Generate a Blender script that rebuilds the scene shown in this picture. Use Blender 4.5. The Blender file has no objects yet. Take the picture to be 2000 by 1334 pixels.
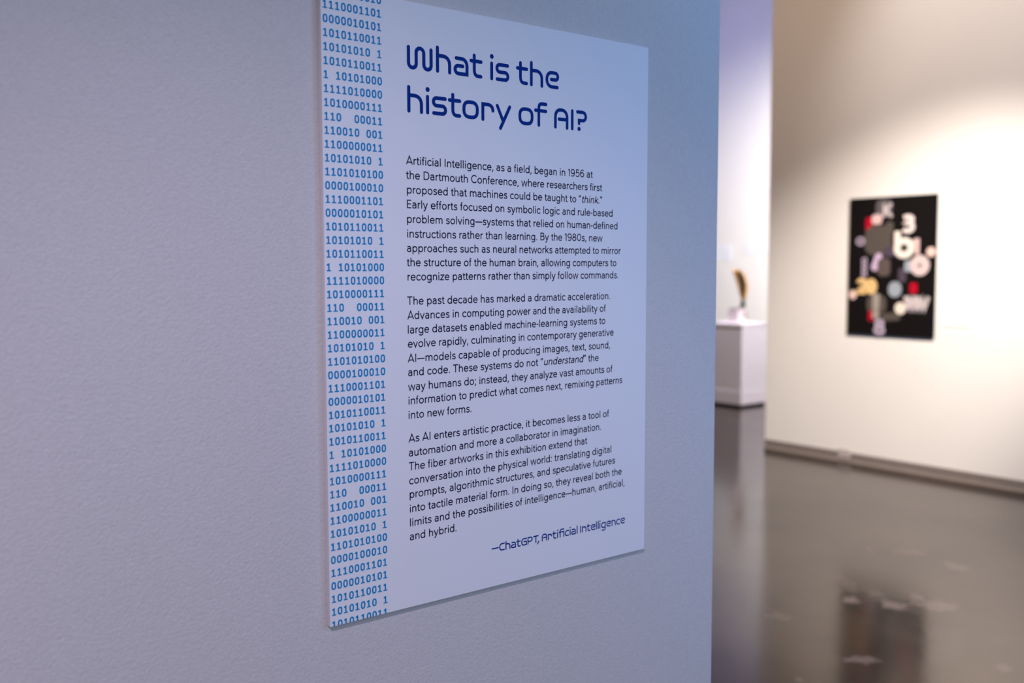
import bpy, bmesh, math, random
from mathutils import Vector, Matrix, noise

scene = bpy.context.scene
col = scene.collection
R = math.radians

# ------------------------------------------------------------------ camera
# world: metres, z = 0 is the gallery floor; the info panel's face lies in y = 0,
# its lower left corner at (0, 0, PZ); the wall it hangs on runs along +x.
PZ = 1.06
yaw, pitch, roll = R(38.26), R(-4.23), R(-0.10)
cam_loc = Vector((-0.66438, -1.27047, 0.52070 + PZ))
fwd = Vector((math.sin(yaw)*math.cos(pitch), math.cos(yaw)*math.cos(pitch), math.sin(pitch)))
r0 = Vector((math.cos(yaw), -math.sin(yaw), 0)); u0 = r0.cross(fwd)
right = math.cos(roll)*r0 + math.sin(roll)*u0; up = right.cross(fwd)
cd = bpy.data.cameras.new('camera'); cam = bpy.data.objects.new('camera', cd); col.objects.link(cam)
M = Matrix((right, up, -fwd)).transposed().to_4x4(); M.translation = cam_loc
cam.matrix_world = M
cd.sensor_width = 36.0; cd.lens = 1938.8*36/2000
cd.clip_start = 0.05; cd.clip_end = 100
cd.dof.use_dof = True; cd.dof.focus_distance = 1.58; cd.dof.aperture_fstop = 2.8
scene.camera = cam

# ------------------------------------------------------------------ light
w = bpy.data.worlds.new('world'); scene.world = w; w.use_nodes = True
bg = w.node_tree.nodes['Background']
# dim gallery glow from the open side of the room, strongest from the front right
wn, wl = w.node_tree.nodes, w.node_tree.links
wt = wn.new('ShaderNodeTexCoord'); wd_ = wn.new('ShaderNodeVectorMath'); wd_.operation = 'DOT_PRODUCT'
wd_.inputs[1].default_value = Vector((0.60, -0.78, 0.16)).normalized(); wl.new(wt.outputs['Generated'], wd_.inputs[0])
wm = wn.new('ShaderNodeMath'); wm.operation = 'MAXIMUM'; wm.inputs[1].default_value = 0.0; wl.new(wd_.outputs['Value'], wm.inputs[0])
wp = wn.new('ShaderNodeMath'); wp.operation = 'POWER'; wp.inputs[1].default_value = 2.0; wl.new(wm.outputs[0], wp.inputs[0])
wa = wn.new('ShaderNodeMath'); wa.operation = 'MULTIPLY_ADD'; wa.inputs[1].default_value = 1.10; wa.inputs[2].default_value = 0.20
wl.new(wp.outputs[0], wa.inputs[0]); wl.new(wa.outputs[0], bg.inputs[1])
bg.inputs[0].default_value = (0.66, 0.69, 0.87, 1)

def spot(name, loc, target, power, color, angle, blend, size=0.06):
    l = bpy.data.lights.new(name, 'SPOT'); l.energy = power; l.color = color
    l.spot_size = R(angle); l.spot_blend = blend; l.shadow_soft_size = size
    o = bpy.data.objects.new(name, l); col.objects.link(o); o.location = loc
    o.rotation_euler = (Vector(target)-Vector(loc)).to_track_quat('-Z', 'Y').to_euler()
    return o
def area(name, loc, target, power, color, sx, sy):
    l = bpy.data.lights.new(name, 'AREA'); l.energy = power; l.color = color
    l.shape = 'RECTANGLE'; l.size = sx; l.size_y = sy
    o = bpy.data.objects.new(name, l); col.objects.link(o); o.location = loc
    o.rotation_euler = (Vector(target)-Vector(loc)).to_track_quat('-Z', 'Y').to_euler()
    return o
# track spots on the poster wall, over an added warm area fill for ambient light
spot('track_spot_poster', (3.8, 0.09, 4.29), (6.48, 3.06, 0.82), 2004.5, (1.000, 0.884, 0.793), 41.8, 1.0)
spot('track_spot_high', (4.39, 2.3, 5.02), (6.45, 2.16, 3.15), 159.6, (1.0, 0.93, 0.93), 66, 0.85)
area('warm_fill', (3.2, 2.6, 5.3), (6.45, 3.0, 1.5), 100.2, (1.000, 0.660, 0.360), 1.6, 1.6)
# far room: one spot grazing the back wall and the pedestal, over an added blue area fill for ambient light
spot('track_spot_back', (8.6, 3.0, 3.8), (10.7, 5.14, 2.6), 3786.7, (1.000, 0.934, 0.853), 80, 1.0)
spot('pedestal_fill_spot', (7.85, 4.6, 4.7), (8.45, 6.05, 0.75), 1436.0, (0.93, 0.83, 1.0), 30, 0.8)  # added fill, no fixture of the room: brightens both visible pedestal faces
area('blue_fill', (8.0, 7.6, 5.2), (10.6, 7.8, 3.2), 51.2, (0.450, 0.491, 1.000), 1.6, 1.6)
# the near wall: a dim pinkish ceiling lamp above left, a soft blue lamp from the right
spot('warm_lamp', (-1.6, -2.0, 3.3), (0.5, 0.0, 0.19), 198, (0.92, 0.75, 0.98), 47.5, 0.73, 0.06)
spot('blue_lamp', (2.33, -2.35, 2.15), (2.77, 0.0, 2.56), 185, (0.10, 0.41, 1.0), 145, 0.8, 0.5)

vs = scene.view_settings
vs.view_transform = 'Standard'; vs.look = 'None'; vs.exposure = 0.0; vs.gamma = 1.0
vs.use_curve_mapping = False

# ------------------------------------------------------------------ helpers
def link(name, bm, mat, parent=None, smooth=False):
    me = bpy.data.meshes.new(name)
    bmesh.ops.recalc_face_normals(bm, faces=bm.faces) if smooth is not None else None
    bm.to_mesh(me); bm.free()
    if smooth:
        for p in me.polygons: p.use_smooth = True
    me.materials.append(mat)
    o = bpy.data.objects.new(name, me); col.objects.link(o)
    if parent: o.parent = parent
    return o
def empty(name, loc, label, cat, group=None):
    o = bpy.data.objects.new(name, None); col.objects.link(o); o.location = loc
    o.empty_display_size = 0.1
    return tag(o, label, cat, group)
def tag(o, label, cat, group=None):
    o['label'] = label; o['category'] = cat
    if group: o['group'] = group
    return o
def struct(name, bm, mat, label=None):
    o = link(name, bm, mat); o['kind'] = 'structure'
    return o
def box(bm, x0, x1, y0, y1, z0, z1, bevel=0.0, seg=2):
    g = bmesh.ops.create_cube(bm, size=1.0)
    bmesh.ops.scale(bm, vec=(x1-x0, y1-y0, z1-z0), verts=g['verts'])
    bmesh.ops.translate(bm, vec=((x0+x1)/2, (y0+y1)/2, (z0+z1)/2), verts=g['verts'])
    if bevel:
        es = {e for v in g['verts'] for e in v.link_edges}
        bmesh.ops.bevel(bm, geom=list(es), offset=bevel, segments=seg, profile=0.5, affect='EDGES')
    return bm
def newbox(*a, **k): return box(bmesh.new(), *a, **k)

# ------------------------------------------------------------------ materials
def mat(name, color, rough=0.6, spec=0.5, metallic=0.0, coat=0.0):
    m = bpy.data.materials.new(name); m.use_nodes = True
    b = m.node_tree.nodes['Principled BSDF']
    b.inputs['Base Color'].default_value = (*color, 1); b.inputs['Roughness'].default_value = rough
    b.inputs['Specular IOR Level'].default_value = spec; b.inputs['Metallic'].default_value = metallic
    b.inputs['Coat Weight'].default_value = coat
    return m
def N(m, t): return m.node_tree.nodes.new(t)
def L(m, a, b): m.node_tree.links.new(a, b)
def add_noise(m, scale, amount, detail=4, bump=0.0, bscale=None, bdist=0.001, rough=0.6):
    """slight mottling of the colour and a fine bump, in object space"""
    b = m.node_tree.nodes['Principled BSDF']; c = list(b.inputs['Base Color'].default_value)
    tc = N(m, 'ShaderNodeTexCoord'); n = N(m, 'ShaderNodeTexNoise')
    n.inputs['Scale'].default_value = scale; n.inputs['Detail'].default_value = detail; n.inputs['Roughness'].default_value = rough
    L(m, tc.outputs['Object'], n.inputs['Vector'])
    r = N(m, 'ShaderNodeValToRGB'); L(m, n.outputs['Fac'], r.inputs['Fac'])
    r.color_ramp.elements[0].position = 0.3; r.color_ramp.elements[1].position = 0.7
    r.color_ramp.elements[0].color = (*[v*(1-amount) for v in c[:3]], 1)
    r.color_ramp.elements[1].color = (*[min(1, v*(1+amount)) for v in c[:3]], 1)
    L(m, r.outputs['Color'], b.inputs['Base Color'])
    if bump:
        n2 = N(m, 'ShaderNodeTexNoise'); n2.inputs['Scale'].default_value = bscale or scale
        n2.inputs['Detail'].default_value = 3; L(m, tc.outputs['Object'], n2.inputs['Vector'])
        bp = N(m, 'ShaderNodeBump'); bp.inputs['Strength'].default_value = bump; bp.inputs['Distance'].default_value = bdist
        L(m, n2.outputs['Fac'], bp.inputs['Height']); L(m, bp.outputs['Normal'], b.inputs['Normal'])
    return m
m_wall_near = add_noise(mat('near_wall_paint', (0.58, 0.58, 0.58), 0.75, 0.25), 160, 0.035, bump=0.8, bscale=210, bdist=0.0013)
m_wall = add_noise(mat('gallery_wall_paint', (0.82, 0.80, 0.77), 0.8, 0.2), 3, 0.01)
m_back = add_noise(mat('far_wall_paint', (0.84, 0.83, 0.84), 0.8, 0.2), 3, 0.01)
m_ceil = add_noise(mat('ceiling_paint', (0.35, 0.34, 0.35), 0.9, 0.1), 4, 0.03)
m_board = add_noise(mat('panel_board_white', (0.76, 0.80, 0.84), 0.55, 0.3), 500, 0.006)
m_core = mat('panel_board_edge', (0.70, 0.69, 0.72), 0.8, 0.1)
m_navy = mat('ink_navy', (0.000, 0.028, 0.23), 0.6, 0.06)
m_cyan = mat('ink_cyan_blue', (0.000, 0.235, 0.53), 0.6, 0.06)
m_black = mat('ink_black', (0.010, 0.012, 0.045), 0.6, 0.06)
m_base = add_noise(mat('baseboard_vinyl', (0.21, 0.18, 0.165), 0.35, 0.5), 20, 0.06)
m_plinth = add_noise(mat('pedestal_paint', (0.78, 0.76, 0.76), 0.6, 0.3), 8, 0.015)
m_kick = mat('pedestal_kick_black', (0.008, 0.008, 0.008), 0.7, 0.2)

# polished dark concrete, with pale scuffs that have their own shapes
m_floor = mat('polished_concrete', (0.06, 0.05, 0.045), 0.1, 0.5)
def floor_nodes(m):
    b = m.node_tree.nodes['Principled BSDF']; tc = N(m, 'ShaderNodeTexCoord'); co = tc.outputs['Object']
    n = N(m, 'ShaderNodeTexNoise'); n.inputs['Scale'].default_value = 1.3; n.inputs['Detail'].default_value = 7; n.inputs['Roughness'].default_value = 0.62
    L(m, co, n.inputs['Vector'])
    r = N(m, 'ShaderNodeValToRGB'); L(m, n.outputs['Fac'], r.inputs['Fac'])
    r.color_ramp.elements[0].position = 0.32; r.color_ramp.elements[0].color = (0.004, 0.0025, 0.0016, 1)
    r.color_ramp.elements[1].position = 0.70; r.color_ramp.elements[1].color = (0.018, 0.0115, 0.008, 1)
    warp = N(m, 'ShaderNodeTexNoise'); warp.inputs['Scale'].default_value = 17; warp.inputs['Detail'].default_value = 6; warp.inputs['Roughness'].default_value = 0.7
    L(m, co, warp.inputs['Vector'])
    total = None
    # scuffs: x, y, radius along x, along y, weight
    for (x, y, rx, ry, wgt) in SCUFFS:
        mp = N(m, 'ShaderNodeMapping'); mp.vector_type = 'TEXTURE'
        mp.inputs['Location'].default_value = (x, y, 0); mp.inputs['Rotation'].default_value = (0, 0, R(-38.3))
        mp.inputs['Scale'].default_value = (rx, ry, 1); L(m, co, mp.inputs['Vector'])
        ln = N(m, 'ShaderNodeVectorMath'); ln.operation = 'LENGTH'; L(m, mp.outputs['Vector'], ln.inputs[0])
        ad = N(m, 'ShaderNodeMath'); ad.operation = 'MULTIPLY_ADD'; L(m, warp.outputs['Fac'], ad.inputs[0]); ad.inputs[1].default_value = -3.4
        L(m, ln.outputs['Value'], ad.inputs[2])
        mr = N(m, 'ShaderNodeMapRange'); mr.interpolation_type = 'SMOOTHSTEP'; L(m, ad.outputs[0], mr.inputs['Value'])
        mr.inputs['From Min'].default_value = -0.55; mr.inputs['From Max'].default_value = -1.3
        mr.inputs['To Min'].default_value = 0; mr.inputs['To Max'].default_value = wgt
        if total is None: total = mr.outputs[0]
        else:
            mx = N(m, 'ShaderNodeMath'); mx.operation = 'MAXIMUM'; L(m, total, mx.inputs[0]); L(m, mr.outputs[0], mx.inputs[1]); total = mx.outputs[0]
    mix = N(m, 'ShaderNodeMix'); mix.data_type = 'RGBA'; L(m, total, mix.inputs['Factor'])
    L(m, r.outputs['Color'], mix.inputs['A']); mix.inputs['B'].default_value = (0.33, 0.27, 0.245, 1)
    L(m, mix.outputs['Result'], b.inputs['Base Color'])
    n2 = N(m, 'ShaderNodeTexNoise'); n2.inputs['Scale'].default_value = 2.2; n2.inputs['Detail'].default_value = 5
    L(m, co, n2.inputs['Vector'])
    mr = N(m, 'ShaderNodeMapRange'); L(m, n2.outputs['Fac'], mr.inputs['Value'])
    mr.inputs['From Min'].default_value = 0.3; mr.inputs['From Max'].default_value = 0.7
    mr.inputs['To Min'].default_value = 0.13; mr.inputs['To Max'].default_value = 0.18
    ra = N(m, 'ShaderNodeMath'); ra.operation = 'MULTIPLY_ADD'; L(m, total, ra.inputs[0]); ra.inputs[1].default_value = 0.08; L(m, mr.outputs[0], ra.inputs[2])
    L(m, ra.outputs[0], b.inputs['Roughness'])
    n4 = N(m, 'ShaderNodeTexNoise'); n4.inputs['Scale'].default_value = 0.9; n4.inputs['Detail'].default_value = 6; n4.inputs['Roughness'].default_value = 0.6; L(m, co, n4.inputs['Vector'])
    mr4 = N(m, 'ShaderNodeMapRange'); L(m, n4.outputs['Fac'], mr4.inputs['Value'])   # worn sealer: patchy sheen
    mr4.inputs['From Min'].default_value = 0.35; mr4.inputs['From Max'].default_value = 0.65
    mr4.inputs['To Min'].default_value = 0.34; mr4.inputs['To Max'].default_value = 0.56
    L(m, mr4.outputs[0], b.inputs['Specular IOR Level'])
    bp = N(m, 'ShaderNodeBump'); bp.inputs['Strength'].default_value = 0.05; bp.inputs['Distance'].default_value = 0.01
    n3 = N(m, 'ShaderNodeTexNoise'); n3.inputs['Scale'].default_value = 9; n3.inputs['Detail'].default_value = 3; L(m, co, n3.inputs['Vector'])
    L(m, n3.outputs['Fac'], bp.inputs['Height']); L(m, bp.outputs['Normal'], b.inputs['Normal'])
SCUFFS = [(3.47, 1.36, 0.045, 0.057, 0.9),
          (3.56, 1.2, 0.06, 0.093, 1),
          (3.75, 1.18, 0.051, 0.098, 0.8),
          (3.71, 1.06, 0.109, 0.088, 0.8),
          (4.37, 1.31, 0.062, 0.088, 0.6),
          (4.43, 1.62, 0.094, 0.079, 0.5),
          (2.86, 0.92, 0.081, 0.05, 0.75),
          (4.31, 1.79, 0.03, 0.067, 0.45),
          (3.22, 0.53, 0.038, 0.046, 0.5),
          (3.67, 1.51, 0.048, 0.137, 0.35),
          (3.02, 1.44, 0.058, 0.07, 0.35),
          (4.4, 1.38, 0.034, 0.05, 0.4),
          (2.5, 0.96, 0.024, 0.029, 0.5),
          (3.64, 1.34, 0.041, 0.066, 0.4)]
floor_nodes(m_floor)
m_floor.node_tree.nodes['Principled BSDF'].inputs['IOR'].default_value = 1.78
m_floor.node_tree.nodes['Principled BSDF'].inputs['Specular Tint'].default_value = (1.0, 0.76, 0.63, 1)

# ------------------------------------------------------------------ the setting
WA, XB, XE = 0.010, 6.4536, 0.857      # near wall face (y), poster wall face (x), free end of the near wall (x)
H = 5.6
struct('floor', newbox(-5, 12, -5, 13, -0.1, 0), m_floor)
struct('ceiling', newbox(-5, 12, -5, 13, H, H+0.1), m_ceil)
struct('wall_near', newbox(-5, XE, WA, WA+0.16, 0, H, bevel=0.003), m_wall_near)
struct('wall_right', newbox(XB, XB+0.2, -5, 4.155, 0, H, bevel=0.004), m_wall)
struct('wall_back', newbox(10.6, 10.8, -5, 13, 0, H), m_back)
struct('wall_far', newbox(-5, 10.6, 12.8, 13, 0, H), m_back)
def baseboard(name, y0, y1):
    # cove base: flat face with a rounded lip and a curved toe, extruded along y
    prof = [(0, 0.076), (-0.004, 0.076), (-0.006, 0.073), (-0.006, 0.018), (-0.009, 0.008), (-0.018, 0.0), (0, 0)]
    bm = bmesh.new(); rows = []
    for y in (y0, y1): rows.append([bm.verts.new((XB+px, y, pz)) for px, pz in prof])
    n = len(prof)
    for i in range(n): bm.faces.new((rows[0][i], rows[0][(i+1) % n], rows[1][(i+1) % n], rows[1][i]))
    bm.faces.new(rows[0]); bm.faces.new(rows[1][::-1])
    return struct(name, bm, m_base)
baseboard('baseboard_right', -5, 4.155)

# ---- body face: centre-line strokes in 1/1000 em (advance, path, dots) ----
BODY = {
' ':(255,'',[]),
'a':(530,'M 92 398 C 140 438 190 455 255 455 C 362 455 412 405 412 310 L 412 0 M 412 262 C 370 278 310 284 252 284 C 150 284 90 235 90 157 C 90 78 150 30 235 30 C 320 30 382 72 412 128',[]),
'b':(587,'M 114 0 L 114 704 M 502 241 E 310 241 192 212',[]),
'c':(497,'M 452 375 C 412 430 352 453 288 453 C 165 453 85 365 85 241 C 85 118 165 30 288 30 C 352 30 412 54 452 108',[]),
'd':(587,'M 473 0 L 473 704 M 469 241 E 277 241 192 212',[]),
'e':(559,'M 100 252 L 478 252 C 478 370 400 453 287 453 C 165 453 85 360 85 241 C 85 115 170 30 292 30 C 365 30 422 56 468 100',[]),
'f':(293,'M 132 0 L 132 575 C 132 645 168 672 224 672 L 268 666 M 28 446 L 252 446',[]),
'g':(587,'M 469 241 E 277 241 192 212 M 473 483 L 473 -20 C 473 -125 400 -170 285 -170 C 205 -170 150 -150 102 -108',[]),
'h':(563,'M 114 0 L 114 704 M 114 325 C 150 415 220 453 292 453 C 400 453 449 395 449 310 L 449 0',[]),
'i':(231,'M 115 0 L 115 483',[(115,625,56)]),
'k':(511,'M 114 0 L 114 704 M 118 182 L 432 483 M 232 288 L 462 0',[]),
'l':(231,'M 115 0 L 115 704',[]),
'm':(851,'M 114 0 L 114 483 M 114 335 C 145 415 205 453 272 453 C 372 453 426 400 426 310 L 426 0 M 426 335 C 457 415 517 453 584 453 C 684 453 738 400 738 310 L 738 0',[]),
'n':(563,'M 114 0 L 114 483 M 114 325 C 150 415 220 453 292 453 C 400 453 449 395 449 310 L 449 0',[]),
'o':(575,'M 490 241 E 287 241 203 212',[]),
'p':(587,'M 114 -200 L 114 483 M 502 241 E 310 241 192 212',[]),
'r':(344,'M 114 0 L 114 483 M 114 315 C 150 405 230 447 328 447',[]),
's':(458,'M 394 388 C 350 432 295 453 237 453 C 155 453 105 415 105 357 C 105 292 160 274 240 255 C 330 234 384 200 384 136 C 384 70 320 30 235 30 C 165 30 105 54 60 100',[]),
't':(308,'M 138 615 L 138 145 C 138 70 172 34 235 34 C 262 34 280 40 298 52 M 25 446 L 275 446',[]),
'u':(563,'M 114 483 L 114 173 C 114 85 165 30 268 30 C 342 30 412 70 449 155 M 449 483 L 449 0',[]),
'v':(503,'M 48 483 L 251 12 L 455 483',[]),
'w':(745,'M 50 483 L 204 12 L 372 472 L 541 12 L 695 483',[]),
'x':(491,'M 52 483 L 440 0 M 440 483 L 52 0',[]),
'y':(503,'M 48 483 L 252 8 M 456 483 L 238 -55 C 200 -142 170 -170 112 -170 L 72 -162',[]),
'z':(465,'M 55 446 L 402 446 L 62 37 L 412 37',[]),
'A':(668,'M 46 0 L 334 692 L 622 0 M 148 186 L 520 186',[]),
'B':(620,'M 126 0 L 126 704 M 126 665 L 350 665 C 440 665 487 612 487 525 C 487 432 432 374 350 374 L 126 374 M 350 374 C 462 374 522 312 522 208 C 522 102 457 39 357 39 L 126 39',[]),
'C':(682,'M 612 558 C 562 626 482 668 388 668 C 210 668 92 535 92 352 C 92 170 210 36 388 36 C 482 36 562 78 612 146',[]),
'D':(710,'M 126 0 L 126 704 M 126 39 L 330 39 C 502 39 622 165 622 352 C 622 540 502 665 330 665 L 126 665',[]),
'E':(558,'M 502 665 L 126 665 L 126 39 L 502 39 M 126 362 L 482 362',[]),
'I':(262,'M 131 0 L 131 704',[]),
'T':(572,'M 28 665 L 544 665 M 286 665 L 286 0',[]),
'0':(618,'M 528 352 E 309 352 219 316',[]),
'1':(346,'M 208 0 L 208 704 M 222 678 L 58 560',[]),
'5':(591,'M 500 665 L 160 665 L 148 372 C 195 418 245 440 308 440 C 428 440 508 358 508 240 C 508 115 418 36 295 36 C 200 36 130 68 82 130',[]),
'6':(600,'M 492 602 C 450 646 390 668 322 668 C 165 668 92 530 92 340 C 92 130 175 36 307 36 C 422 36 512 118 512 230 C 512 350 425 425 315 425 C 225 425 150 380 96 290',[]),
'8':(595,'M 462 520 E 297 520 165 148 M 505 202 E 297 202 208 166',[]),
'9':(600,'M 108 102 C 150 58 210 36 278 36 C 435 36 508 174 508 364 C 508 574 425 668 293 668 C 178 668 88 586 88 474 C 88 354 175 279 285 279 C 375 279 450 324 504 414',[]),
',':(228,'M 128 62 L 70 -118',[(118,52,50)]),
'.':(228,'',[(114,50,57)]),
';':(228,'M 128 62 L 70 -118',[(118,52,50),(114,430,57)]),
':':(228,'',[(114,50,57),(114,430,57)]),
'-':(300,'M 38 262 L 262 262',[]),
'\u2014':(800,'M 22 262 L 778 262',[]),
'\u201c':(370,'M 82 508 L 132 700 M 232 508 L 282 700',[(98,530,48),(248,530,48)]),
'\u201d':(370,'M 138 690 L 88 505 M 288 690 L 238 505',[(122,672,48),(272,672,48)]),
}
LINES = [("Artificial Intelligence, as a field, began in 1956 at",675.4,137.2,515.8),
("the Dartmouth Conference, where researchers first",653.8,137.0,538.0),
("proposed that machines could be taught to \u201c_think._\u201d",632.2,138.1,538.1),
("Early efforts focused on symbolic logic and rule-based",610.4,137.9,563.3),
("problem solving\u2014systems that relied on human-defined",588.6,137.8,575.3),
("instructions rather than learning. By the 1980s, new",566.7,137.8,539.5),
("approaches such as neural networks attempted to mirror",545.2,137.2,583.5),
("the structure of the human brain, allowing computers to",523.8,137.0,573.2),
("recognize patterns rather than simply follow commands.",502.3,137.8,578.0),
("The past decade has marked a dramatic acceleration.",465.8,137.0,558.0),
("Advances in computing power and the availability of",444.0,136.8,547.8),
("large datasets enabled machine-learning systems to",422.4,137.4,547.0),
("evolve rapidly, culminating in contemporary generative",401.1,137.2,567.3),
("AI\u2014models capable of producing images, text, sound,",378.8,136.8,558.7),
("and code. These systems do not \u201c_understand_\u201d the",357.8,137.2,531.3),
("way humans do; instead, they analyze vast amounts of",335.8,136.9,564.9),
("information to predict what comes next, remixing patterns",314.4,137.4,589.5),
("into new forms.",292.5,137.4,255.1),
("As AI enters artistic practice, it becomes less a tool of",256.5,136.9,557.0),
("automation and more a collaborator in imagination.",234.8,137.2,537.6),
("The fiber artworks in this exhibition extend that",213.3,137.2,505.1),
("conversation into the physical world: translating digital",191.6,137.4,563.4),
("prompts, algorithmic structures, and speculative futures",170.4,137.9,572.8),
("into tactile material form. In doing so, they reveal both the",148.2,137.9,589.7),
("limits and the possibilities of intelligence\u2014human, artificial,",126.4,138.0,596.6),
("and hybrid.",104.8,137.5,224.6)]

# ------------------------------------------------------------------ lettering
def parse(path, seg=10):
    """'M x y L x y C x1 y1 x2 y2 x y E cx cy rx ry (ellipse) S cx cy r a0 a1 (arc, degrees)' -> list of (points, closed)"""
    out = []; cur = None; t = path.split(); i = 0
    while i < len(t):
        c = t[i]; i += 1
        if c == 'M':
            cur = [(float(t[i]), float(t[i+1]))]; i += 2; out.append([cur, False])
        elif c == 'L':
            cur.append((float(t[i]), float(t[i+1]))); i += 2
        elif c == 'C':
            p0 = cur[-1]; v = [float(q) for q in t[i:i+6]]; i += 6
            for k in range(1, seg+1):
                s = k/seg; a, b, c2, d = (1-s)**3, 3*s*(1-s)**2, 3*s*s*(1-s), s**3
                cur.append((a*p0[0]+b*v[0]+c2*v[2]+d*v[4], a*p0[1]+b*v[1]+c2*v[3]+d*v[5]))
        elif c in 'EQ':
            cx, cy, rx, ry = [float(q) for q in t[i:i+4]]; i += 4
            e = 1.0 if c == 'E' else 0.72
            cur[:] = []
            for k in range(28):
                a = 2*math.pi*k/28; ca, sa = math.cos(a), math.sin(a)
                cur.append((cx+rx*math.copysign(abs(ca)**e, ca), cy+ry*math.copysign(abs(sa)**e, sa)))
            out[-1][1] = True
        elif c == 'S':
            cx, cy, r, a0, a1 = [float(q) for q in t[i:i+5]]; i += 5
            for k in range(0 if not cur else 1, seg+1):
                a = R(a0+(a1-a0)*k/seg); cur.append((cx+r*math.cos(a), cy+r*math.sin(a)))
    return out
def stroke_polys(pts, closed, w, round_caps):
    """a pen line of width w as convex polygons (one quad per step, mitred)"""
    P = [pts[0]]
    for p in pts[1:]:
        if math.hypot(p[0]-P[-1][0], p[1]-P[-1][1]) > 1e-6: P.append(p)
    if closed and math.hypot(P[0][0]-P[-1][0], P[0][1]-P[-1][1]) < 1e-6: P.pop()
    n = len(P); h = w/2; L_, R_ = [], []
    for i in range(n):
        a = P[i-1] if (i > 0 or closed) else None
        b = P[(i+1) % n] if (i < n-1 or closed) else None
        ds = []
        if a: d = math.hypot(P[i][0]-a[0], P[i][1]-a[1]); ds.append(((P[i][0]-a[0])/d, (P[i][1]-a[1])/d))
        if b: d = math.hypot(b[0]-P[i][0], b[1]-P[i][1]); ds.append(((b[0]-P[i][0])/d, (b[1]-P[i][1])/d))
        nx = sum(-d[1] for d in ds); ny = sum(d[0] for d in ds); l = math.hypot(nx, ny)
        if l < 1e-6: nx, ny, l = -ds[0][1], ds[0][0], 1
        nx /= l; ny /= l
        c = max(0.42, nx*(-ds[0][1])+ny*ds[0][0])
        L_.append((P[i][0]+nx*h/c, P[i][1]+ny*h/c)); R_.append((P[i][0]-nx*h/c, P[i][1]-ny*h/c))
    polys = []
    for i in range(n if closed else n-1):
        j = (i+1) % n; polys.append([L_[i], R_[i], R_[j], L_[j]])
    if round_caps and not closed:
        for (e, q) in ((P[0], P[1]), (P[-1], P[-2])):
            a0 = math.atan2(e[1]-q[1], e[0]-q[0])
            polys.append([(e[0]+h*math.cos(a0-math.pi/2+math.pi*k/10), e[1]+h*math.sin(a0-math.pi/2+math.pi*k/10)) for k in range(11)])
    return polys
def dot(x, y, r, n=20): return [(x+r*math.cos(2*math.pi*k/n), y+r*math.sin(2*math.pi*k/n)) for k in range(n)]
def glyph_polys(path, dots, w, round_caps=False, seg=10):
    out = []                                   # (polygon, layer): crossing strokes are laid one above the other
    if path:
        for k, (pts, closed) in enumerate(parse(path, seg)): out += [(q, k) for q in stroke_polys(pts, closed, w, round_caps)]
    return out + [(dot(*d), 3) for d in dots]
def place(polys, x, y, sx, sy, slant=0.0):
    return [([(x+(px+slant*py)*sx, y+py*sy) for px, py in p], k) for p, k in polys]
def clip(poly, lo=None, hi=None):
    """keep the part of a convex polygon between y = lo and y = hi"""
    for lim, sgn in ((lo, 1), (hi, -1)):
        if lim is None: continue
        out = []
        for i, a in enumerate(poly):
            b = poly[(i+1) % len(poly)]; da, db = (a[1]-lim)*sgn, (b[1]-lim)*sgn
            if da >= 0: out.append(a)
            if (da >= 0) != (db >= 0):
                s = da/(da-db); out.append((a[0]+s*(b[0]-a[0]), a[1]+s*(b[1]-a[1])))
        poly = out
        if len(poly) < 3: return []
    return poly
def ink(name, polys, m, parent, lift=0.0002):
    """printed lettering: polygons in panel millimetres -> one flat mesh just proud of the board"""
    bm = bmesh.new()
    for p, k in polys:
        if len(p) < 3: continue
        vs_ = [bm.verts.new((x/1000, -lift-k*1e-5, z/1000)) for x, z in p]
        a = sum(p[i][0]*p[(i+1) % len(p)][1]-p[(i+1) % len(p)][0]*p[i][1] for i in range(len(p)))
        try: bm.faces.new(vs_ if a > 0 else vs_[::-1])
        except ValueError: pass
    return link(name, bm, m, parent, smooth=None)

# ------------------------------------------------------------------ the info panel
PW, PH, PT = 0.6501, 0.914, 0.0098
panel = empty('exhibition_panel', (0, 0, PZ), 'large white text panel with a column of blue binary digits on the near grey wall', 'sign')
bm = newbox(0, PW, 0, PT, 0, PH, bevel=0.0005, seg=1)
board = link('board', bm, m_board, panel)
board.data.materials.append(m_core)
for p in board.data.polygons:
    if abs(p.normal.y) < 0.5: p.material_index = 1

# column of binary digits, cut by the board's lower edge
ROWS = ['1110001101', '0000010101', '1010110011', '10101010 1', '1010110011', '1 10101000', '1111010000',
        '1010000111', '110  00011', '110010 001', '1100000011', '10101010 1', '1101010100', '0000100010']
ONE = [('M 3.45 0.9 L 3.45 11.15 M 3.9 10.2 L 0.4 8.6', 2.3), ('M 0 0.75 L 6.9 0.75', 1.75)]
ZERO = [('M 0 0 Q 3.45 5.55 2.7 4.75', 2.25)]
polys = []
for k in range(48):
    base = 901.86-19.258*k; row = ROWS[(k-1) % 14]
    for j, ch in enumerate(row):
        if ch == ' ': continue
        for path, wd in (ONE if ch == '1' else ZERO):
            polys += [(clip(q, 0.3, PH*1000-0.3), k_ if wd > 2 else 2) for q, k_ in place(glyph_polys(path, [], wd), 3.2+9.63*j, base, 1, 1)]
ink('binary_digits', polys, m_cyan, panel)

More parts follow.
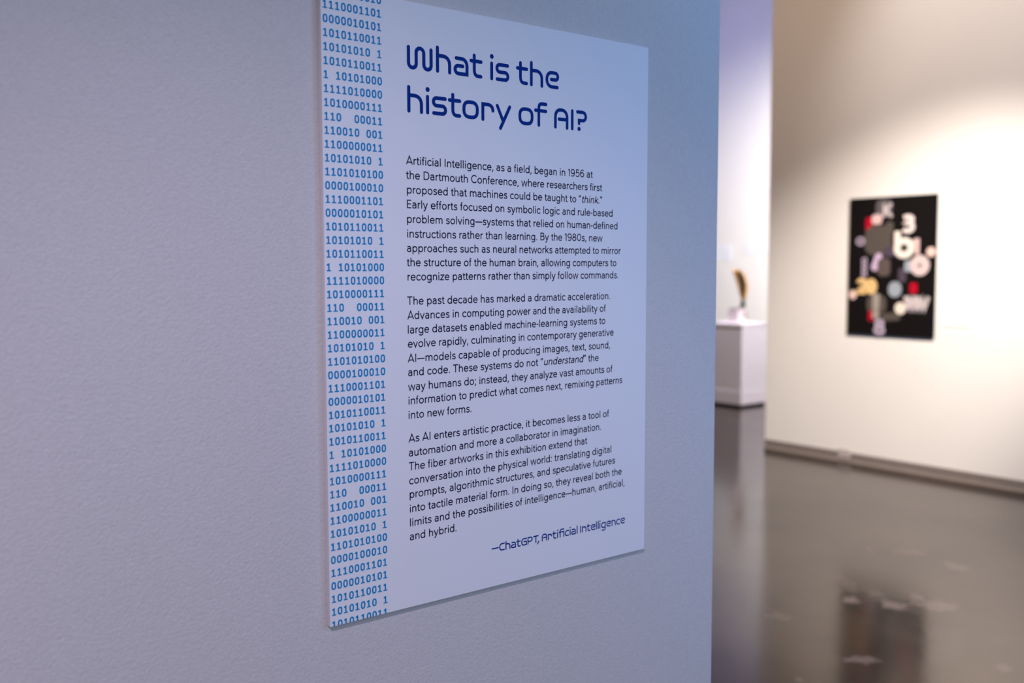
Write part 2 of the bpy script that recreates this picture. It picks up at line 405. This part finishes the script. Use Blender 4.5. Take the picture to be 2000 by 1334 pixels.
# heading and signature: rounded monoline face, centre lines in millimetres at heading size
TITLE = {
'W': ('M 2.9 31.4 L 2.9 8.6 S 9.65 8.6 6.75 180 360 L 16.4 24.8 S 23.15 24.8 6.75 180 0 L 29.9 8.6 S 36.45 8.6 6.55 180 360 L 43 31.4', []),
'h': ('M 2.95 2.5 L 2.95 37.3 M 2.95 25.5 L 13.5 25.5 C 20.5 25.5 25.2 20.5 25.2 13.5 L 25.2 2.5', []),
'a': ('M 5.3 26 L 15.5 26 C 21.5 26 25.6 21.5 25.6 15 L 25.6 3.1 L 9 3.1 S 9 9 5.9 270 90 L 17.6 14.9', []),
't': ('M 9.2 34.2 L 9.2 12 C 9.2 6 12 3.1 17 3.1 L 21.9 3.1 M 2.9 25.7 L 22.2 25.7', []),
'i': ('M 3.3 2.9 L 3.3 26.3', [(3.6, 37.1, 3.7)]),
's': ('M 24.6 26.2 L 8.9 26.2 S 8.9 20.5 5.7 90 270 L 19.5 14.8 S 19.5 9.05 5.75 90 -90 L 3.6 3.3', []),
'e': ('M 26.1 3.6 L 14 3.6 C 7.5 3.6 3.2 8.5 3.2 15 C 3.2 22 7.5 26.5 14 26.5 L 21.6 26.5 S 21.6 21 5.5 90 -90 L 12.7 15.5', []),
'o': ('M 0 0 Q 15.85 14.75 12.85 11.6', []),
'r': ('M 2.9 2.5 L 2.9 26 L 12 26 C 19 26 22.7 22.5 22.7 17.2', []),
'y': ('M 3.2 26.2 L 15.3 2 M 28.3 26.2 L 9.5 -8.6', []),
'f': ('M 10.1 3.2 L 10.1 30.5 C 10.1 35.5 12.5 38 17 38 L 25.4 38 M 2.9 26.6 L 25.2 26.6', []),
'A': ('M 3.1 3.4 L 3.1 20 C 3.1 28 8 32.2 16 32.2 C 24 32.2 28.9 28 28.9 20 L 28.9 3.4 M 11 16.8 L 28.9 16.8', []),
'I': ('M 3 3.5 L 3 33', []),
'?': ('M 3.5 32.6 L 15.8 32.6 S 15.8 25.65 6.95 90 -90 L 7.4 18.7 L 7.4 13.6', [(7.4, 4.4, 3.6)]),
'C': ('M 28 31.6 L 16 31.6 C 8 31.6 2.9 26 2.9 17.5 C 2.9 8 8 3.2 16 3.2 L 28 3.2', []),
'G': ('M 30 32 L 16 32 C 8 32 2.9 26 2.9 17.5 C 2.9 8 8 3.2 16 3.2 L 30 3.2 L 30 19 L 16 19', []),
'P': ('M 2.9 2.9 L 2.9 32.2 L 18 32.2 S 18 23.3 8.9 90 -90 L 2.9 14.4', []),
'T': ('M 2.9 32 L 30 32 M 16.5 32 L 16.5 3', []),
',': ('M 8.5 6 L 3 -5.5', []),
'\u2014': ('M 2.9 17.3 L 37 17.3', []),
'n': ('M 2.9 2.9 L 2.9 26 L 14 26 C 20.5 26 25.2 20.5 25.2 13.5 L 25.2 2.9', []),
'c': ('M 23.5 26 L 14 26 C 7 26 2.9 21 2.9 14.5 C 2.9 8 7 3.1 14 3.1 L 23.5 3.1', []),
'l': ('M 3 2.9 L 3 37.5', []),
'g': ('M 27 26 L 14 26 C 7 26 2.9 21 2.9 14.5 C 2.9 8 7 3.1 14 3.1 L 27 3.1 M 27 26 L 27 -1 C 27 -7.5 23 -10.4 17 -10.4 L 7 -10.4', []),
'fi': ('M 8.5 2.9 L 8.5 30 C 8.5 36 12 38 17 38 L 31 38 M 2.9 25.7 L 31.5 25.7 L 31.5 2.9', []),
}
def title_line(items, base, sc=1.0, wd=5.75):
    out = []
    for ch, x in items:
        path, dots = TITLE[ch]; out += place(glyph_polys(path, dots, wd, True, 14), x, base, sc, sc)
    return out
polys = title_line([('W', 140.2), ('h', 191.8), ('a', 224.1), ('t', 254.5), ('i', 294.3), ('s', 304.8), ('t', 346.6), ('h', 375.6), ('e', 408.4)], 816.3)
ink('heading_line', polys, m_navy, panel)
polys = title_line([('h', 140.0), ('i', 172.9), ('s', 183.7), ('t', 213.3), ('o', 240.4), ('r', 277.0), ('y', 305.3), ('o', 351.4), ('f', 384.3),
                     ('A', 427.3), ('I', 464.8), ('?', 475.9)], 751.9)
ink('heading_line', polys, m_navy, panel)
polys = title_line([('\u2014', 294.3), ('C', 310.1), ('h', 322.9), ('a', 334.6), ('t', 345.9), ('G', 356.3), ('P', 369.9), ('T', 382.0), (',', 391.1),
    ('A', 401.1), ('r', 414.6), ('t', 424.6), ('i', 435.2), ('fi', 439.2), ('c', 453.1), ('i', 464.2), ('a', 468.0), ('l', 480.6),
    ('I', 488.9), ('n', 493.3), ('t', 504.2), ('e', 514.2), ('l', 526.7), ('l', 531.0), ('i', 534.9), ('g', 539.3), ('e', 552.2), ('n', 565.0), ('c', 576.5), ('e', 587.4)],
    56.9, 0.37, 5.9)
ink('signature', polys, m_navy, panel)

EM = 17.8
def body_line(text, base, x0, x1):
    """one printed line: set with the face's advances, then fitted to its measured width"""
    wd = 96; run = []; x = 0.0; ital = False
    for ch in text:
        if ch == '_': ital = not ital; continue
        adv, path, dots = BODY[ch]
        run.append((glyph_polys(path, dots, wd), x, ital)); x += adv
    xs = [px+gx for g, gx, it in run for p, k in g for px, py in p]
    lo, hi = min(xs), max(xs); sx = (x1-x0)/(hi-lo)
    out = []
    for g, gx, it in run: out += place(g, x0+(gx-lo)*sx, base, sx, EM/1000, 0.2 if it else 0.0)
    return out
for n0, n1 in ((0, 9), (9, 18), (18, 26)):
    polys = []
    for t, z, x0, x1 in LINES[n0:n1]: polys += body_line(t, z, x0, x1)
    ink('text_paragraph', polys, m_black, panel)

# ------------------------------------------------------------------ the black poster on the right wall
# face frame: u runs to the viewer's right (towards -y), v downwards, both in metres from the upper left corner
AW, AH = 0.733, 1.082
poster = empty('letter_poster', (XB-0.022, 3.347, PZ+1.069), 'black wall hanging with scattered pale letters, red patches and dots on the warm white wall', 'artwork')
m_pblack = add_noise(mat('poster_black_cloth', (0.006, 0.0048, 0.005), 0.9, 0.08), 60, 0.3)
cloth = link('cloth', newbox(0, 0.02, -AW, 0, -AH, 0, bevel=0.003), m_pblack, poster)
INK = {}; PIECES = []
def pcol(name, c):
    if name not in INK: INK[name] = add_noise(mat('poster_'+name, c, 0.85, 0.1), 40, 0.06)
    return INK[name]
def blob(name, c, poly):                       # poly in poster units 0..1000 across, 0..1476 down
    PIECES.append(('dot' if name.startswith('dot') else 'patch', name, pcol(name, c), [poly]))
S_ = AW/1000
def rect(cx, cy, w_, h_, a=0, rnd=0.35):
    pts = []; a = R(a); r = rnd*min(w_, h_)
    for sx, sy, a0 in ((1, 1, 0), (-1, 1, 90), (-1, -1, 180), (1, -1, 270)):
        for k in range(6):
            t = R(a0+18*k); pts.append((sx*(w_/2-r)+r*math.cos(t), sy*(h_/2-r)+r*math.sin(t)))
    return [(cx+x*math.cos(a)-y*math.sin(a), cy+x*math.sin(a)+y*math.cos(a)) for x, y in pts]
def letter(name, c, path, x, y, s, wd=0.2, a=0, caps=False):
    """a cut letter: unit strokes (height 1, y up) at x, y (upper left), height s"""
    qs = [[(x+px*s, y+(1-py)*s) for px, py in q] for pts, cl in parse(path, 10) for q in stroke_polys(pts, cl, wd, caps)]
    PIECES.append(('letter', name, pcol(name, c), qs))
WHITE, CREAM, PINK, LILAC = (.52, .46, .47), (.80, .74, .66), (.66, .47, .46), (.44, .36, .47)
TAUPE, GREY, SKY, TAN, RED = (.085, .072, .063), (.105, .095, .10), (.38, .45, .53), (.74, .50, .22), (.42, .002, .02)
blob('grey', GREY, rect(410, 120, 190, 190)); letter('white', WHITE, 'M .15 0 L .15 1 M .75 1 L .2 .45 M .3 .5 L .8 0', 395, 75, 140, .24)
blob('red', RED, rect(240, 285, 85, 150)); blob('pink', PINK, rect(330, 235, 120, 105))
blob('taupe', TAUPE, rect(350, 460, 320, 320)); blob('taupe', TAUPE, rect(480, 330, 90, 130))
letter('cream', (.75, .66, .64), 'M .1 .9 C .3 1.05 .75 1 .7 .75 C .68 .58 .5 .55 .35 .55 C .6 .55 .78 .45 .75 .25 C .7 -.02 .3 -.05 .05 .1', 630, 220, 150, .33)
letter('cream_bright', CREAM, 'M .12 1 L .12 .1 M .78 .3 E .43 .3 .32 .3', 545, 370, 250, .27)
letter('pink', (.70, .52, .52), 'M .3 0 L .3 1 M .3 .92 L 0 .72', 750, 450, 165, .28)
letter('lilac', LILAC, 'M 1.1 .5 E .65 .5 .5 .42', 90, 425, 80, .3)
blob('violet', (.52, .40, .56), rect(340, 690, 85, 200, 22, .5))
blob('mauve', (.07, .055, .08), rect(490, 580, 150, 110)); blob('rose_brown', (.10, .075, .07), rect(425, 745, 150, 190))
blob('rose_brown', (.10, .075, .07), rect(640, 600, 150, 110)); blob('mauve', (.07, .055, .08), rect(640, 830, 90, 150))
letter('pale_rose', (.62, .50, .50), 'M 1 .5 E .5 .5 .36 .36', 745, 640, 175, .5); blob('sky', (.30, .34, .39), rect(710, 735, 95, 120))
blob('dot_pink', (.72, .52, .47), dot(952, 590, 50)); blob('dot_pink', (.72, .52, .47), dot(62, 1045, 50))
for k in range(4): letter('lilac', LILAC, 'M 1 .5 E .5 .5 .4 .34', 165, 640+52*k, 62, .26)
letter('tan', TAN, 'M .1 .75 C .15 1.05 .7 1.02 .65 .7 C .6 .45 .2 .3 .08 .08 L .75 .08 M 1.5 .5 E 1.15 .5 .32 .42', 115, 880, 145, .33)
blob('tan', TAN, rect(290, 955, 70, 60))
blob('sky', (.30, .34, .39), rect(560, 980, 150, 165, 0, .48)); blob('red', RED, rect(770, 965, 85, 110, 0, .2))
for k in range(4): letter('white', WHITE, 'M 0 1 L .3 0 L .5 .8 L .7 0 L 1 1' if k % 2 else 'M .5 0 L .2 1 M .8 0 L .5 1', 655+52*k, 1050, 125, .34)
blob('mauve', (.07, .055, .07), rect(790, 1190, 210, 50)); blob('dot_cream', (.76, .68, .58), dot(630, 1178, 64))
blob('taupe', TAUPE, rect(350, 1140, 230, 190)); blob('stone', (.32, .28, .25), rect(345, 1115, 85, 180))
blob('red', RED, rect(285, 1270, 60, 110)); blob('stone', (.32, .28, .25), rect(345, 1255, 85, 95))
blob('taupe', TAUPE, rect(520, 1270, 220, 85, -6))
letter('lilac', LILAC, 'M .78 .74 E .45 .74 .26 .2 M .85 .26 E .45 .26 .32 .22', 325, 1310, 150, .26)
PIECES.sort(key=lambda p: p[0] != 'patch')          # letters and dots are sewn over the patches
for k, (kind, nm, m, polys) in enumerate(PIECES):
    bm = bmesh.new()
    for i, p in enumerate(polys):
        d = -(0.0006+0.00008*k+0.00001*(i % 5))
        vs_ = [bm.verts.new((d, -u*S_, -v*S_)) for u, v in p]
        try: bm.faces.new(vs_)
        except ValueError: pass
    bmesh.ops.remove_doubles(bm, verts=bm.verts, dist=0.0003)
    link(kind, bm, m, poster, smooth=None)['label'] = nm.replace('dot_', '').replace('_', ' ')+' '+kind

# small white caption card beside it
cap = empty('caption_card', (XB, 0, 0), 'small white caption card on the wall right of the black hanging', 'label')
m_card = mat('card_white', (0.93, 0.93, 0.94), 0.6, 0.2); m_cardink = mat('card_print', (0.60, 0.58, 0.57), 0.7, 0.2)
link('card', newbox(-0.006, 0, 2.345, 2.541, PZ+0.085, PZ+0.238, bevel=0.001, seg=1), m_card, cap)
bm = bmesh.new()
for k in range(4): box(bm, -0.0064, -0.0060, 2.40+0.02*(k == 3), 2.52, PZ+0.205-0.027*k, PZ+0.209-0.027*k)
link('printed_lines', bm, m_cardink, cap)

# floor outlet set into the baseboard
out = empty('wall_outlet', (XB-0.006, 3.357, 0.062), 'pale wall outlet set in the grey baseboard below the black hanging', 'outlet')
m_out = mat('outlet_plastic', (0.50, 0.45, 0.45), 0.35, 0.5); m_slot = mat('outlet_slot', (0.02, 0.02, 0.02), 0.6)
link('cover_plate', newbox(-0.006, 0, -0.058, 0.058, -0.036, 0.036, bevel=0.003), m_out, out)
for y in (-0.024, 0.024):
    r = link('socket', newbox(-0.008, -0.006, y-0.015, y+0.015, -0.019, 0.019, bevel=0.0015), m_out, out)
    bm = bmesh.new()
    box(bm, -0.0085, -0.008, y-0.008, y-0.006, -0.004, 0.009); box(bm, -0.0085, -0.008, y+0.006, y+0.008, -0.004, 0.009)
    box(bm, -0.0085, -0.008, y-0.002, y+0.002, -0.013, -0.009)
    link('slots', bm, m_slot, r)

# ------------------------------------------------------------------ the far room
PX, PY, PWD, PHT = 8.252, 5.866, 0.47, 0.949
ped = empty('pedestal', (PX+PWD/2, PY+PWD/2, 0), 'tall white display pedestal standing in the far room', 'pedestal')
h = PWD/2
link('kick_base', newbox(-h+.02, h-.02, -h+.02, h-.02, 0, 0.03), m_kick, ped)
link('plinth', newbox(-h, h, -h, h, 0.03, 0.185, bevel=0.003), m_plinth, ped)
link('column', newbox(-h+.004, h-.004, -h+.004, h-.004, 0.185, PHT-0.03, bevel=0.003), m_plinth, ped)
link('top_slab', newbox(-h, h, -h, h, PHT-0.03, PHT, bevel=0.003), m_plinth, ped)

# curved gold and black blade on a small white block
sc_ = empty('blade_sculpture', (PX+0.22, PY+0.25, PHT), 'curved gold and black blade sculpture on a white block atop the pedestal', 'sculpture')
m_gold = add_noise(mat('blade_gold', (0.62, 0.33, 0.05), 0.55, 0.4), 40, 0.2); m_dark = mat('blade_black', (0.015, 0.013, 0.012), 0.5)
m_stone = add_noise(mat('block_white', (0.70, 0.64, 0.63), 0.6, 0.3), 20, 0.05); m_brown = mat('tag_brown', (0.35, 0.22, 0.17), 0.7)
link('mount_block', newbox(-0.075, 0.070, -0.0725, 0.0725, 0, 0.150, bevel=0.003), m_stone, sc_)
sight = Vector((PX+0.22, PY+0.25, 0))-Vector((cam_loc.x, cam_loc.y, 0)); sight.normalize()
side = Vector((sight.y, -sight.x, 0))                  # the blade's broad face looks back down the room
def blade(spine, halfs, thick, m, name, off=0.0):
    bm = bmesh.new(); rings = []
    for (a, z), hw in zip(spine, halfs):
        ring = []
        for k in range(12):
            t = 2*math.pi*k/12
            ring.append(bm.verts.new(side*(a+hw*math.cos(t)) + sight*(thick*(0.35+0.65*min(1, hw/0.04))*math.sin(t)-off) + Vector((0, 0, z))))
        rings.append(ring)
    for r1, r2 in zip(rings, rings[1:]):
        for k in range(12): bm.faces.new((r1[k], r1[(k+1) % 12], r2[(k+1) % 12], r2[k]))
    bm.faces.new(rings[0][::-1]); bm.faces.new(rings[-1])
    return link(name, bm, m, sc_, smooth=True)
SP = [(0.062, 0.175), (0.066, 0.23), (0.067, 0.27), (0.068, 0.315), (0.066, 0.36), (0.061, 0.41), (0.051, 0.46), (0.036, 0.51), (0.022, 0.55), (0.004, 0.58), (-0.010, 0.602), (-0.022, 0.616)]
HW = [0.030, 0.022, 0.026, 0.038, 0.050, 0.057, 0.060, 0.061, 0.061, 0.056, 0.042, 0.016]
blade(SP[2:], HW[2:], 0.018, m_gold, 'blade')
blade([(0.066, 0.31), (0.066, 0.36), (0.066, 0.42), (0.057, 0.47), (0.045, 0.515), (0.030, 0.555), (0.016, 0.59), (0.008, 0.608)], [0.010, 0.023, 0.031, 0.034, 0.034, 0.031, 0.024, 0.010], 0.010, m_dark, 'dark_inlay', 0.020)
blade(SP[:3], [0.034, 0.024, 0.020], 0.014, m_dark, 'stem')
link('mount_plate', newbox(-0.068, 0.050, -0.060, 0.060, 0.150, 0.163, bevel=0.002), m_dark, sc_)
bm = bmesh.new(); c0 = side*0.094 - sight*0.085
for z0, z1, r_ in ((0.085, 0.125, 0.014), (0.055, 0.088, 0.018)):
    g = bmesh.ops.create_cone(bm, cap_ends=True, segments=14, radius1=r_*0.75, radius2=r_, depth=z1-z0)
    bmesh.ops.translate(bm, vec=c0+Vector((0, 0, (z0+z1)/2)), verts=g['verts'])
g = bmesh.ops.create_cone(bm, cap_ends=True, segments=8, radius1=0.002, radius2=0.002, depth=0.075)
bmesh.ops.translate(bm, vec=c0+Vector((0, 0, 0.155)), verts=g['verts'])
link('tassel', bm, m_brown, sc_)

# two pale cards on the far wall behind the sculpture
m_bcard = mat('far_card_white', (0.83, 0.86, 0.95), 0.5, 0.3)
for lab, y0, y1, z0, z1 in (('pale bluish card on the far wall, left of the blade sculpture', 7.95, 8.30, 1.68, 1.91),
                            ('pale bluish card on the far wall, right of the blade sculpture', 7.30, 7.72, 1.77, 1.94)):
    o = link('wall_card', newbox(-0.004, 0, 0, y1-y0, 0, z1-z0, bevel=0.0008), m_bcard)
    o.location = (10.6, y0, z0); tag(o, lab, 'card')
